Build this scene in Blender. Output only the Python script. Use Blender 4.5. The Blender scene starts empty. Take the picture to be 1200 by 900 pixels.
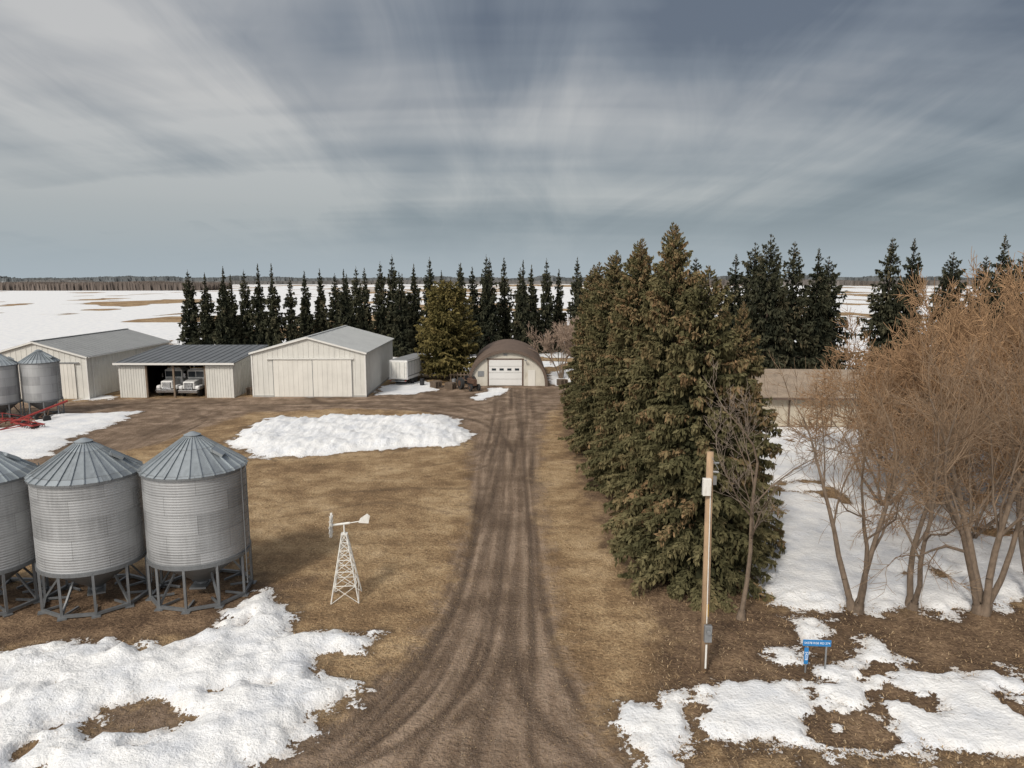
import bpy, bmesh, math, random
import numpy as np
from mathutils import Vector, Matrix
rng=np.random.default_rng(7); random.seed(7)
sc=bpy.context.scene
COL=sc.collection

# ------------------------------------------------------------------ materials
def newmat(name):
    m=bpy.data.materials.new(name); m.use_nodes=True
    nt=m.node_tree; b=nt.nodes['Principled BSDF']
    return m,nt,b
def N(nt,t,**k):
    n=nt.nodes.new(t)
    for a,v in k.items(): setattr(n,a,v)
    return n
def ramp(nt,stops,src=None):
    r=nt.nodes.new('ShaderNodeValToRGB'); e=r.color_ramp.elements
    while len(e)<len(stops): e.new(0.5)
    for i,(p,c) in enumerate(stops):
        e[i].position=p; e[i].color=(c[0],c[1],c[2],1) if hasattr(c,'__len__') else (c,c,c,1)
    if src: nt.links.new(src,r.inputs[0])
    return r
def noise(nt,vec,scale,detail=3,rough=.55,dist=0):
    n=nt.nodes.new('ShaderNodeTexNoise'); n.inputs['Scale'].default_value=scale
    n.inputs['Detail'].default_value=detail; n.inputs['Roughness'].default_value=rough
    n.inputs['Distortion'].default_value=dist
    if vec: nt.links.new(vec,n.inputs['Vector'])
    return n.outputs[0]
def math_(nt,op,a,b=None,c=None,clamp=False):
    n=nt.nodes.new('ShaderNodeMath'); n.operation=op; n.use_clamp=clamp
    for i,v in enumerate((a,b,c)):
        if v is None: continue
        if isinstance(v,(int,float)): n.inputs[i].default_value=v
        else: nt.links.new(v,n.inputs[i])
    return n.outputs[0]
def mixc(nt,f,a,b,mode='MIX'):
    n=nt.nodes.new('ShaderNodeMix'); n.data_type='RGBA'; n.blend_type=mode
    for i,v in ((0,f),(6,a),(7,b)):
        if isinstance(v,(int,float)): n.inputs[i].default_value=v
        elif isinstance(v,tuple): n.inputs[i].default_value=(v[0],v[1],v[2],1)
        else: nt.links.new(v,n.inputs[i])
    return n.outputs[2]
def mapping(nt,vec,scale=(1,1,1),rot=(0,0,0)):
    n=nt.nodes.new('ShaderNodeMapping'); n.inputs['Scale'].default_value=scale; n.inputs['Rotation'].default_value=rot
    nt.links.new(vec,n.inputs['Vector']); return n.outputs[0]

def weathered(name,col,rough=.6,metal=0,var=.25,scale=2.,stain=None,streak=True):
    m,nt,b=newmat(name)
    tc=N(nt,'ShaderNodeTexCoord').outputs['Object']
    n1=noise(nt,tc,scale,4,.6)
    n2=noise(nt,mapping(nt,tc,(4,4,.4)),scale,3,.6) if streak else noise(nt,tc,scale*6,3)
    s=math_(nt,'ADD',math_(nt,'MULTIPLY',n1,.6),math_(nt,'MULTIPLY',n2,.4))
    r=ramp(nt,[(.3,tuple(c*(1-var) for c in col)),(.55,col),(.75,tuple(min(1,c*(1+var*.5)) for c in col))],s)
    out=r.outputs[0]
    if stain:
        n3=ramp(nt,[(.55,0),(.75,1)],noise(nt,mapping(nt,tc,(1,1,.3)),scale*1.7,6,.7)).outputs[0]
        out=mixc(nt,n3,out,stain)
    nt.links.new(out,b.inputs['Base Color'])
    b.inputs['Roughness'].default_value=rough; b.inputs['Metallic'].default_value=metal
    return m
M={}
M['white']=weathered('white_metal_siding',(.66,.65,.61),.5,0,.16,.6)
M['whitedoor']=weathered('white_door_metal',(.72,.70,.65),.5,0,.14,.6)
M['whiteroof']=weathered('pale_metal_roof',(.53,.54,.53),.42,.2,.12,.4)
M['greyroof']=weathered('grey_metal_roof',(.36,.365,.36),.45,.3,.15,.4)
M['darkroof']=weathered('dark_metal_roof',(.17,.18,.19),.5,.3,.25,.5)
M['trim']=weathered('trim_white',(.72,.71,.68),.5,0,.05,1)
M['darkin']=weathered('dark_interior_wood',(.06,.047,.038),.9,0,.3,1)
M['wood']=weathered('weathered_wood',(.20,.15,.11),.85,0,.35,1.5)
M['pole']=weathered('pole_wood',(.42,.29,.18),.85,0,.30,2,stain=(.24,.17,.12))
M['brownroof']=weathered('brown_arch_roof',(.145,.105,.082),.8,.1,.3,.5)
M['quonsetwall']=weathered('quonset_end_wall',(.60,.57,.50),.6,0,.18,.8,stain=(.40,.34,.27))
M['shingle']=weathered('beige_brown_shingles',(.31,.245,.185),.9,0,.45,1.2,streak=False)
M['cream']=weathered('cream_stucco',(.56,.50,.40),.85,0,.22,.7)
M['red']=weathered('red_paint',(.32,.04,.035),.6,0,.4,3)
M['rust']=weathered('rusty_iron',(.13,.075,.05),.8,.3,.4,3)
M['blue']=weathered('blue_sign_enamel',(.02,.20,.50),.4,0,.05,3)
M['lettering']=weathered('white_lettering',(.85,.85,.85),.5,0,.02,3)
M['post']=weathered('grey_post',(.30,.31,.32),.5,.5,.2,3)
M['whitepaint']=weathered('white_paint',(.78,.77,.73),.5,0,.12,3,stain=(.5,.45,.38))
M['truckwhite']=weathered('truck_white',(.72,.72,.71),.25,0,.05,1)
M['trailer']=weathered('trailer_white',(.70,.70,.69),.4,0,.08,1)
M['rubber']=weathered('tyre_rubber',(.03,.03,.03),.85,0,.2,4)
M['chrome']=weathered('chrome',(.55,.56,.58),.2,.9,.1,4)
M['black']=weathered('black_plastic',(.02,.02,.022),.6,0,.2,4)
M['yellow']=weathered('amber',(.6,.35,.05),.4,0,.1,4)
M['concrete']=weathered('concrete',(.38,.37,.35),.9,0,.2,2)
m,nt,b=newmat('window_glass'); b.inputs['Base Color'].default_value=(.03,.04,.05,1); b.inputs['Roughness'].default_value=.08; b.inputs['Specular IOR Level'].default_value=.7; M['glass']=m

def galv(name,base,metal,rough):
    m,nt,b=newmat(name)
    tc=N(nt,'ShaderNodeTexCoord').outputs['Object']
    sp=N(nt,'ShaderNodeSeparateXYZ'); nt.links.new(tc,sp.inputs[0])
    ang=math_(nt,'ARCTAN2',sp.outputs[1],sp.outputs[0])
    zi=math_(nt,'FLOOR',math_(nt,'DIVIDE',sp.outputs[2],.84))
    off=math_(nt,'MULTIPLY',math_(nt,'MODULO',zi,2.0),.5)
    ai=math_(nt,'FLOOR',math_(nt,'ADD',math_(nt,'MULTIPLY',ang,5/(2*math.pi)),off))
    cx=N(nt,'ShaderNodeCombineXYZ'); nt.links.new(ai,cx.inputs[0]); nt.links.new(zi,cx.inputs[1])
    oi=N(nt,'ShaderNodeObjectInfo'); nt.links.new(oi.outputs['Random'],cx.inputs[2])
    wn=N(nt,'ShaderNodeTexWhiteNoise'); nt.links.new(cx.outputs[0],wn.inputs['Vector'])
    n1=noise(nt,tc,1.2,4,.6); n2=noise(nt,mapping(nt,tc,(5,5,.3)),1.5,3,.6)
    s=math_(nt,'ADD',math_(nt,'MULTIPLY',n1,.35),math_(nt,'ADD',math_(nt,'MULTIPLY',n2,.35),math_(nt,'MULTIPLY',wn.outputs[0],.3)))
    r=ramp(nt,[(.25,tuple(c*.66 for c in base)),(.5,base),(.8,tuple(c*1.2 for c in base))],s)
    fz=math_(nt,'FRACT',math_(nt,'DIVIDE',sp.outputs[2],.84))
    seam=math_(nt,'LESS_THAN',fz,.035)
    fa=math_(nt,'FRACT',math_(nt,'ADD',math_(nt,'MULTIPLY',ang,5/(2*math.pi)),off))
    seam2=math_(nt,'LESS_THAN',fa,.012)
    sm=math_(nt,'MULTIPLY',math_(nt,'MAXIMUM',seam,seam2),.4)
    out=mixc(nt,sm,r.outputs[0],(.12,.12,.12))
    nt.links.new(out,b.inputs['Base Color'])
    nt.links.new(ramp(nt,[(.3,rough-.08),(.7,rough+.15)],n1).outputs[0],b.inputs['Roughness'])
    b.inputs['Metallic'].default_value=metal
    return m
M['galv']=galv('galvanised_steel',(.38,.387,.395),.40,.48)
M['galvroof']=galv('galvanised_roof',(.33,.365,.39),.45,.45)
M['galvdark']=weathered('galvanised_hopper',(.20,.21,.22),.5,.4,.25,2)

def folmat(name,stops,rough=.7):
    m,nt,b=newmat(name)
    at=N(nt,'ShaderNodeAttribute',attribute_name='tint')
    oi=N(nt,'ShaderNodeObjectInfo')
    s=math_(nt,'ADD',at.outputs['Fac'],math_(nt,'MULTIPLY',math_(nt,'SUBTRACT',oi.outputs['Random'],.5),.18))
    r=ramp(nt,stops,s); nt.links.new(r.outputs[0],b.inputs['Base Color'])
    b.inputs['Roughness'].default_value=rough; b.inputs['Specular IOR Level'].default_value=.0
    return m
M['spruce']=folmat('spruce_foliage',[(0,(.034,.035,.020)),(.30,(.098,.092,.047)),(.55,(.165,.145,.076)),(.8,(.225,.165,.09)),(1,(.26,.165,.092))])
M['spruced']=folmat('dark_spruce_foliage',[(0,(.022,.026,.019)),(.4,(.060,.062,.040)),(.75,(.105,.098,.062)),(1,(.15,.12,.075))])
M['pine']=folmat('pine_foliage',[(0,(.05,.05,.02)),(.35,(.125,.107,.043)),(.7,(.20,.16,.065)),(1,(.25,.185,.08))])
M['bark']=weathered('bark',(.15,.115,.09),.95,0,.4,4)
M['barkgrey']=weathered('grey_bark',(.20,.15,.11),.95,0,.5,4)
M['twig']=folmat('twigs_orange_brown',[(0,(.16,.105,.072)),(.5,(.32,.205,.122)),(1,(.46,.295,.17))],.9)
M['twigbrown']=folmat('twigs_grey_brown',[(0,(.14,.105,.078)),(.5,(.25,.18,.125)),(1,(.35,.25,.165))],.9)
M['twiggrey']=folmat('twigs_grey',[(0,(.14,.12,.10)),(.5,(.27,.22,.18)),(1,(.36,.30,.24))],.9)
M['twigpink']=folmat('twigs_pale',[(0,(.20,.15,.12)),(.5,(.36,.27,.21)),(1,(.48,.37,.29))],.9)
M['dryleaf']=folmat('dry_litter',[(0,(.11,.073,.045)),(.5,(.32,.22,.128)),(1,(.48,.365,.23))],.9)

# ------------------------------------------------------------------ mesh helpers
def empty(name,loc=(0,0,0),rz=0):
    e=bpy.data.objects.new(name,None); e.location=loc; e.rotation_euler=(0,0,rz); e.empty_display_size=.5
    COL.objects.link(e); return e
def box(bm,c,s,rot=None):
    ret=bmesh.ops.create_cube(bm,size=1)
    vs=ret['verts']; mt=Matrix.Translation(c)
    if rot is not None: mt=mt@rot.to_4x4()
    mt=mt@Matrix.Diagonal((s[0],s[1],s[2],1))
    bmesh.ops.transform(bm,matrix=mt,verts=vs); return vs
def cyl(bm,p0,p1,r0,r1=None,seg=12,caps=True):
    if r1 is None: r1=r0
    p0=Vector(p0);p1=Vector(p1);d=p1-p0
    ret=bmesh.ops.create_cone(bm,cap_ends=caps,segments=seg,radius1=r0,radius2=r1,depth=d.length)
    q=d.to_track_quat('Z','Y').to_matrix().to_4x4()
    bmesh.ops.transform(bm,matrix=Matrix.Translation((p0+p1)/2)@q,verts=ret['verts']); return ret['verts']
def beam(bm,p0,p1,w,h=None):
    h=h or w
    p0=Vector(p0);p1=Vector(p1);d=p1-p0
    q=d.to_track_quat('Z','Y').to_matrix()
    box(bm,(p0+p1)/2,(w,h,d.length),q)
def poly(bm,pts):
    return bm.faces.new([bm.verts.new(p) for p in pts])
def part(name,parent,mat,fn,bevel=0,smooth=False):
    bm=bmesh.new(); fn(bm)
    bmesh.ops.recalc_face_normals(bm,faces=bm.faces)
    me=bpy.data.meshes.new(name); bm.to_mesh(me); bm.free()
    if smooth:
        for p in me.polygons: p.use_smooth=True
    me.materials.append(M[mat] if isinstance(mat,str) else mat)
    o=bpy.data.objects.new(name,me); COL.objects.link(o)
    if parent: o.parent=parent
    if bevel:
        md=o.modifiers.new('bevel','BEVEL'); md.width=bevel; md.segments=2; md.limit_method='ANGLE'
    return o
def arrmesh(name,V,F,matname,tint=None,matidx=None,mats=None,smooth=False):
    V=np.asarray(V,np.float32); F=np.asarray(F,np.int32)
    me=bpy.data.meshes.new(name)
    me.vertices.add(len(V)); me.vertices.foreach_set('co',V.ravel())
    k=F.shape[1]
    me.loops.add(F.size); me.loops.foreach_set('vertex_index',F.ravel())
    me.polygons.add(len(F)); me.polygons.foreach_set('loop_start',np.arange(0,F.size,k,dtype=np.int32))
    me.polygons.foreach_set('loop_total',np.full(len(F),k,np.int32))
    for mm in (mats or [matname]): me.materials.append(M[mm])
    if matidx is not None: me.polygons.foreach_set('material_index',np.asarray(matidx,np.int32))
    me.update(calc_edges=True)
    if tint is not None:
        a=me.attributes.new('tint','FLOAT','FACE'); a.data.foreach_set('value',np.asarray(tint,np.float32))
    if smooth: me.polygons.foreach_set('use_smooth',np.ones(len(F),bool))
    return me
def place(name,me,loc,rz=0,s=(1,1,1),tilt=(0,0)):
    o=bpy.data.objects.new(name,me); o.location=loc; o.rotation_euler=(tilt[0],tilt[1],rz); o.scale=s
    COL.objects.link(o); return o
def tubes(P0,P1,R0,R1,sides):
    P0=np.asarray(P0);P1=np.asarray(P1);R0=np.asarray(R0);R1=np.asarray(R1)
    d=P1-P0; L=np.linalg.norm(d,axis=1,keepdims=True); d=d/np.maximum(L,1e-6)
    up=np.where(np.abs(d[:,2:3])>.9,np.array([[1.,0,0]]),np.array([[0,0,1.]]))
    a=np.cross(d,up); a/=np.linalg.norm(a,axis=1,keepdims=True); b=np.cross(d,a)
    n=len(P0); V=np.zeros((n,2*sides,3))
    for i in range(sides):
        t=2*math.pi*i/sides; o=a*math.cos(t)+b*math.sin(t)
        V[:,i]=P0+o*R0[:,None]; V[:,sides+i]=P1+o*R1[:,None]
    F=np.zeros((n,sides,4),int); base=(np.arange(n)*2*sides)
    for i in range(sides):
        j=(i+1)%sides
        F[:,i,0]=base+i;F[:,i,1]=base+j;F[:,i,2]=base+sides+j;F[:,i,3]=base+sides+i
    return V.reshape(-1,3),F.reshape(-1,4)

# ------------------------------------------------------------------ noise in numpy
_tab=rng.random((256,256))
def vn(x,y,s=0):
    x=x+s*17.3;y=y+s*9.1
    ix=np.floor(x).astype(int);iy=np.floor(y).astype(int);fx=x-ix;fy=y-iy
    fx=fx*fx*(3-2*fx);fy=fy*fy*(3-2*fy)
    a=_tab[ix&255,iy&255];b_=_tab[(ix+1)&255,iy&255];c=_tab[ix&255,(iy+1)&255];d=_tab[(ix+1)&255,(iy+1)&255]
    return (a*(1-fx)+b_*fx)*(1-fy)+(c*(1-fx)+d*fx)*fy
def fbm(x,y,o=4,s=0):
    t=0;a=.5;f=1
    for i in range(o): t=t+a*vn(x*f,y*f,s+i*3); a*=.5; f*=2.03
    return t/(1-.5**o)
def ss(a,b,x):
    t=np.clip((x-a)/(b-a),0,1); return t*t*(3-2*t)
def sdpoly(X,Y,P):
    P=np.array(P,float); d=np.full(X.shape,1e9); ins=np.zeros(X.shape,bool)
    n=len(P)
    for i in range(n):
        ax,ay=P[i];bx,by=P[(i+1)%n]; ex,ey=bx-ax,by-ay
        t=np.clip(((X-ax)*ex+(Y-ay)*ey)/(ex*ex+ey*ey+1e-9),0,1)
        d=np.minimum(d,(X-ax-ex*t)**2+(Y-ay-ey*t)**2)
        c=((ay>Y)!=(by>Y))&(X<(bx-ax)*(Y-ay)/((by-ay) if by!=ay else 1e-9)+ax)
        ins^=c
    d=np.sqrt(d); return np.where(ins,d,-d)
def sdline(X,Y,P):
    d=np.full(X.shape,1e9)
    for (ax,ay),(bx,by) in zip(P[:-1],P[1:]):
        ex,ey=bx-ax,by-ay
        t=np.clip(((X-ax)*ex+(Y-ay)*ey)/(ex*ex+ey*ey),0,1)
        d=np.minimum(d,(X-ax-ex*t)**2+(Y-ay-ey*t)**2)
    return np.sqrt(d)
def smooth_line(P,n=8):
    P=[np.array(p,float) for p in P]; P=[2*P[0]-P[1]]+P+[2*P[-1]-P[-2]]; out=[]
    for i in range(1,len(P)-2):
        for k in range(n):
            t=k/n; a,b_,c,d=P[i-1:i+3]
            out.append(tuple(.5*((2*b_)+(-a+c)*t+(2*a-5*b_+4*c-d)*t*t+(-a+3*b_-3*c+d)*t**3)))
    out.append(tuple(P[-2])); return out

# ------------------------------------------------------------------ terrain
DRV=[(-400,15),(-12,15.5),(-8.8,18.0),(-6.8,19.6),(-5.2,21.6),(-4.3,24),(-3.4,27),(-2.8,30.5),(-2.5,38.3),(-2.9,48.6),(-3.9,61.6),(-5.9,69.2),(-10,74.0),(-18.8,75.5),(-27.1,73.0),(-29.1,66),(-30,60),(-33.5,52),(-36,44),(-42,48),(-56.6,64),(-70,70),(-70,78),(-49.3,80),(-47.2,81.5),(-29.9,83),(-17.1,84),(-14.2,89.5),(-10.9,91.5),(-6,92.2),(4.5,92.7),(10.4,95.5),(6.8,82.4),(3.4,70.1),(2.1,50.8),(1.9,38.3),(1.7,29.7),(2.0,23.5),(2.8,20.6),(3.8,18.6),(20,18.2),(400,18.2),(400,4),(-400,4)]
S1=[(-24.5,59),(-25.1,66),(-23.6,71.4),(-21.2,69.2),(-17.5,71.4),(-11.2,70.5),(-7,71.9),(-5,68),(-3.2,61.6),(-4.3,58.4),(-8.5,57.2),(-12.4,56),(-16.8,54.3),(-20.2,54.6)]
S2=[(-30,24),(-21,24.7),(-17.6,25.5),(-14.8,25.6),(-12.8,25.9),(-11.4,26.6),(-11.8,28.4),(-10.9,30.6),(-10.2,28.7),(-8.95,28),(-9.1,26.2),(-7.5,26.7),(-5.55,26.2),(-5.5,25),(-7.15,24.7),(-6.55,23.5),(-5.3,22.6),(-5.6,21.5),(-6.6,20.2),(-7.4,18.8),(-8.2,17.6),(-16,16),(-40,15.5),(-60,16),(-60,22)]
S2M=[(-14.2,20.6),(-13.2,21.5),(-11.5,21.7),(-10.3,20.9),(-11.1,20.0),(-12.9,19.8)]
S3=[(2.75,20.9),(4.2,21.7),(6.7,22.4),(8.1,23),(9.1,23.5),(10.9,23.4),(12.7,24.7),(13.9,25.9),(14.8,25.8),(14.5,24.4),(15.2,23.5),(17.1,24),(18.9,22.7),(30,23.5),(60,22),(60,19.6),(16.2,19.2),(12.7,19),(10.2,19.2),(7.65,19.35),(5.6,19.35),(4.1,18.3),(3.6,19.35)]
S3B=[(9.4,24.7),(10.7,25.6),(11.7,27.5),(12.5,27.5),(12.3,26.2),(10.8,24.7),(10,23.5),(9.2,23.4)]
S4=[(11,28.8),(12.6,28.2),(15.6,28.4),(17.8,27.9),(22.2,29),(30,29.5),(80,28),(90,66),(48,70),(35,70),(22,66),(13,63),(12,45),(11.5,35)]
S5=[(-60,62),(-49.7,64),(-47.3,67.5),(-47.2,72),(-39.4,73.6),(-38.2,67.5),(-39,62),(-36.9,54.8),(-38.8,53.4),(-42,51),(-60,50)]
S6=[(-17,91.5),(-13.8,97.5),(-10.4,94),(-9.5,88.5),(-12.3,85),(-16.5,84.3)]
S7=[(-5,82.3),(-2.8,90),(0,90.4),(-1,84.6),(-4,81)]
S8=[(5.4,104),(9.5,110),(11,98),(5.4,91.5)]
S9=[(-50,80.5),(-47,80.8),(-46.5,83),(-49,84)]
MUD=[(-28,30),(-16,33.5),(-9.6,31.5),(-10.3,28.5),(-11.5,26.2),(-14,25.5),(-24,24.5)]
LIT=[(5.2,22.5),(5.6,27),(5,31),(4.6,50),(4.6,78),(12,78),(12,33),(11.3,28.9),(30,29.6),(80,29),(80,18.4),(5,18.6)]
cyv=[-10,18,20,23,28,38,53,75,92,120]; cxv=[-3.2,-2.5,-2.1,-1.4,-.65,-.28,-.2,.3,.2,.2]; chv=[6,5.6,4.4,3.4,2.5,2.2,2.4,2.6,2.8,2.8]
TR=[]
for o,wv in ((-.80,.06),(-.60,.10),(-.38,.08),(-.12,.07),(.14,.08),(.34,.06),(.56,.08),(.78,.05)):
    TR.append([(float(np.interp(y,cyv,cxv)+(o+wv*math.sin(y*.10+o*9))*np.interp(y,cyv,chv)),y) for y in (18.3,20,23,26,30,36,44,54,66,78,90)])
TR+=[[(-5.7,18.6),(-3.9,23),(-2.5,28),(-1.8,36),(-1.2,45),(-.8,66),(-3.6,74.7),(-11.5,79.0),(-34,77.5)],
[(-7.2,19.0),(-5.0,22),(-3.1,28),(-2.2,37),(-1.7,46),(-1.3,64),(-4.3,72.7),(-12,77.5),(-34,75.5)],
[(4,17.8),(2.6,20.6),(1.8,24),(1.4,30),(1.3,40)],[(-7,18),(-2,20.5),(0,25),(.4,32)],[(-8.2,17),(-3.5,19.5),(-1,24),(-.5,31)],[(5.5,17),(1.5,19.5),(-.5,24),(-1.2,31)],
[(6.5,16.6),(3,18.4),(.6,22),(.1,28)],[(-9,16.5),(-5.5,18.2),(-2.8,22),(-1.6,28)],
[(-15,39.5),(-11.4,41.5),(-7.8,43),(-3.6,41)],[(-14.5,43),(-11,45),(-7,46),(-3.3,46)],[(-17,44),(-12,47.5),(-6,49),(-2,52),(-.5,60)],[(-18,46),(-12,50.5),(-6,52),(-2.4,56),(-1,64)],
[(-60,72),(-45,78),(-30,79),(-15,80),(-4,79)],[(-60,70),(-45,76),(-32,72),(-30,62),(-33,52)],[(-28,74.5),(-18,77),(-8,76.5),(-2,80),(-1,90)],[(-24,83),(-20,78),(-10,74.5),(-3,68),(-1,58)],[(-39,83),(-38,77),(-32,74),(-31,64)],[(-41,83),(-40.5,77),(-34,72),(-33,62)],[(-22,83),(-18,79),(-8,73),(-2,66),(.2,56)]]
def axis_lin(lo,hi,st,gr,far):
    a=list(np.arange(lo,hi+1e-6,st)); s=st
    while a[-1]<far: s*=gr; a.append(a[-1]+s)
    s=st
    while a[0]>-far: s*=gr; a.insert(0,a[0]-s)
    return np.array(a)
xs=axis_lin(-26,22,.14,1.035,5000)
ys=[ -3000,-1500,-700,-300,-150,-70,-30,-10,0,4,8,12,14]
while ys[-1]<7000: ys.append(ys[-1]+max(.16,(ys[-1]-2)*.0075))
ys=np.array(ys,float)
GX,GY=np.meshgrid(xs,ys); X=GX.ravel();Y=GY.ravel()
near=(np.abs(X)<130)&(Y>0)&(Y<150)
def sdn(P,pad=8):
    P_=np.array(P); sel=near&(X>P_[:,0].min()-pad)&(X<P_[:,0].max()+pad)&(Y>P_[:,1].min()-pad)&(Y<P_[:,1].max()+pad)
    out=np.full(X.shape,-8.); out[sel]=np.clip(sdpoly(X[sel],Y[sel],P),-8,8); return out
w1=(fbm(X*.7,Y*.7,3,1)-.5); w2=(fbm(X*2.2,Y*2.2,3,5)-.5)
wob=w1*1.8+w2*1.3
gr=sdn(DRV)+w1*1.3+w2*.5
d1=sdn(S1)+wob*1.1; d2=sdn(S2)+wob*.85; slush=sdn(S2M)+wob*.9; d2=np.minimum(d2,-slush); d3=sdn(S3)+wob*.9; d3b=sdn(S3B)+wob*.8
d2=np.minimum(d2,(fbm(X*.8,Y*.8,3,19)-.24)*7)
holes=(fbm(X*.55,Y*.55,4,9)-.37)*8
d3=np.minimum(d3,holes+.3)
d4=sdn(S4)+wob
d4=np.minimum(d4,(fbm(X*.35,Y*.35,3,29)-.25)*9)  # mild holes put dark litter and branch shadows into the snow under trees
d5=sdn(S5)+wob*1.2
dsm=np.maximum.reduce([sdn(S6),sdn(S7),sdn(S8),sdn(S9)])+wob
gr=np.maximum(gr,np.clip(slush,-8,1.5))
fld=np.maximum.reduce([Y-139, np.minimum(-62-X,Y-90), np.minimum(X-52,Y-72), np.minimum(X-13,Y-96)])
fn=.5*fbm(X*.012,Y*.007,5,2)+.5*fbm(X*.06,Y*.03,4,66)
bigp=np.exp(-(((X+150)/75)**2+((Y-235)/34)**2))
fthr=.39+.055*ss(400,1200,Y)+.13*bigp+.04*ss(-120,0,X)*ss(140,200,Y)
dfield=np.minimum(fld,(fn-fthr)*45)
dpat=np.where((Y>97)&(Y<141),(fbm(X*.12,Y*.12,4,12)-.45)*12,-8)
snow=np.maximum.reduce([d1,d2,d3,d3b,d4,d5,dsm,dfield,dpat]); snow=np.clip(snow,-8,8)
mud=np.maximum(sdn(MUD),sdn(LIT))+wob
rut=np.zeros(X.shape)
sel=near&(X>-62)&(X<9)&(Y<95)&(Y>15)
tot=np.zeros(sel.sum()); berm=np.zeros(sel.sum())
wx=(fbm(X[sel]*.2,Y[sel]*.06,2,91)-.5)*.5
for i,t in enumerate(TR):
    d=sdline(X[sel]+wx,Y[sel],smooth_line(t)); wd=(.13+.05*(i%3))*(1+.6*ss(60,85,Y[sel]))
    k=np.clip(-.1+1.35*vn(X[sel]*.15,Y[sel]*.12,i),0,1)
    tot=np.maximum(tot,np.exp(-(d/wd)**2)*k); berm=np.maximum(berm,np.exp(-((d-wd*2.2)/(wd*.8))**2)*k)
rut[sel]=np.clip(np.where(tot>.12,tot,-.5*berm),-.5,1)
hwid=np.interp(Y,cyv,chv); lane=(X-np.interp(Y,cyv,cxv))/hwid*2.4
lane=lane+ (fbm(X*.2,Y*.06,2,71)-.5)*.9
Z=(fbm(X*.12,Y*.12,3,20)-.5)*.10
Z=np.where(near,Z,0)
g=ss(-.2,.6,gr)
Z=Z*(1-.6*g)-.04*g-.055*rut*g+.02*g*(w2)
lump=fbm(X*1.1,Y*1.1,4,30); lump2=fbm(X*3.5,Y*3.5,3,40); lump3=fbm(X*.35,Y*.35,2,33)
Z+=ss(-.1,2.4,d1)*(.10+.55*lump**1.3+.45*lump2+.45*lump3)*.72
Z+=ss(-.1,1.0,d2)*(.06+.50*lump**1.5+.22*lump2)*.75+ss(-.1,.25,d2)*.05
Z+=ss(0,.6,np.maximum(d3,d3b))*(.09+.26*lump+.12*lump2)*.6
Z+=ss(0,1.2,np.maximum(d4,d5))*(.10+.18*lump+.08*lump2)
Z+=ss(900,5000,Y)*6*(fbm(X*.0008,Y*.0008,2,50)-.35)
nx,ny=len(xs),len(ys)
idx=np.arange(nx*ny).reshape(ny,nx)
F=np.stack([idx[:-1,:-1],idx[:-1,1:],idx[1:,1:],idx[1:,:-1]],-1).reshape(-1,4)
def fm(a): return a[F].mean(1)
isdrv=fm(gr)>.25; fsn=fm(np.maximum.reduce([d1,d2,d3,d3b,d4,d5,dsm])); issnow=(fsn>.1)
fyc=fm(Y); isfield=(fyc>97)&~issnow&~isdrv
isdrv=isdrv&~issnow

m,nt,b=newmat('ground_mix'); M['ground']=m
geo=N(nt,'ShaderNodeNewGeometry').outputs['Position']
def att(n): return N(nt,'ShaderNodeAttribute',attribute_name=n).outputs['Fac']
nf1=noise(nt,geo,1.6,4,.65); nf2=noise(nt,geo,7,3,.7); nbig=noise(nt,geo,.16,3,.6); nmid=noise(nt,geo,.6,3,.65); nfine=noise(nt,geo,22,1,.7)
edge=math_(nt,'ADD',math_(nt,'MULTIPLY',math_(nt,'SUBTRACT',nf1,.5),1.5),math_(nt,'MULTIPLY',math_(nt,'SUBTRACT',nf2,.5),1.3))
gmix=math_(nt,'ADD',math_(nt,'MULTIPLY',nbig,.40),math_(nt,'ADD',math_(nt,'MULTIPLY',nmid,.32),math_(nt,'MULTIPLY',nf2,.28)))
grass=ramp(nt,[(.38,(.15,.098,.056)),(.46,(.30,.198,.11)),(.52,(.46,.325,.183)),(.60,(.62,.46,.285))],gmix).outputs[0]
grass=mixc(nt,math_(nt,'MULTIPLY',ramp(nt,[(.42,1),(.56,0)],nfine).outputs[0],.5),grass,(.16,.107,.063))
grass=mixc(nt,ramp(nt,[(.52,0),(.64,.55)],nf1).outputs[0],grass,(.19,.13,.078))
cmb=N(nt,'ShaderNodeCombineXYZ'); nt.links.new(math_(nt,'MULTIPLY',att('lane'),2.4),cmb.inputs[0]); spg=N(nt,'ShaderNodeSeparateXYZ'); nt.links.new(geo,spg.inputs[0]); nt.links.new(math_(nt,'MULTIPLY',spg.outputs[1],.07),cmb.inputs[1])
nst=noise(nt,cmb.outputs[0],1.3,4,.65,.1)
sm_y=N(nt,'ShaderNodeMapRange'); nt.links.new(spg.outputs[1],sm_y.inputs[0]); sm_y.inputs[1].default_value=58; sm_y.inputs[2].default_value=72; sm_y.inputs[3].default_value=.36; sm_y.inputs[4].default_value=.0
gm=math_(nt,'ADD',math_(nt,'MULTIPLY',nst,sm_y.outputs[0]),math_(nt,'ADD',math_(nt,'MULTIPLY',nmid,math_(nt,'SUBTRACT',.70,sm_y.outputs[0])),math_(nt,'MULTIPLY',nf2,.3)))
grav=ramp(nt,[(.38,(.125,.086,.059)),(.5,(.225,.160,.112)),(.61,(.35,.26,.19))],gm).outputs[0]
rt=att('rut')
rtn=math_(nt,'ADD',rt,math_(nt,'MULTIPLY',math_(nt,'SUBTRACT',nf2,.5),.5))
grav=mixc(nt,math_(nt,'MULTIPLY',math_(nt,'MAXIMUM',rtn,0.0),.82,clamp=True),grav,(.072,.051,.038))
grav=mixc(nt,math_(nt,'MULTIPLY',math_(nt,'MAXIMUM',math_(nt,'MULTIPLY',rtn,-1.0),0.0),.7,clamp=True),grav,(.40,.31,.23))
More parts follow.
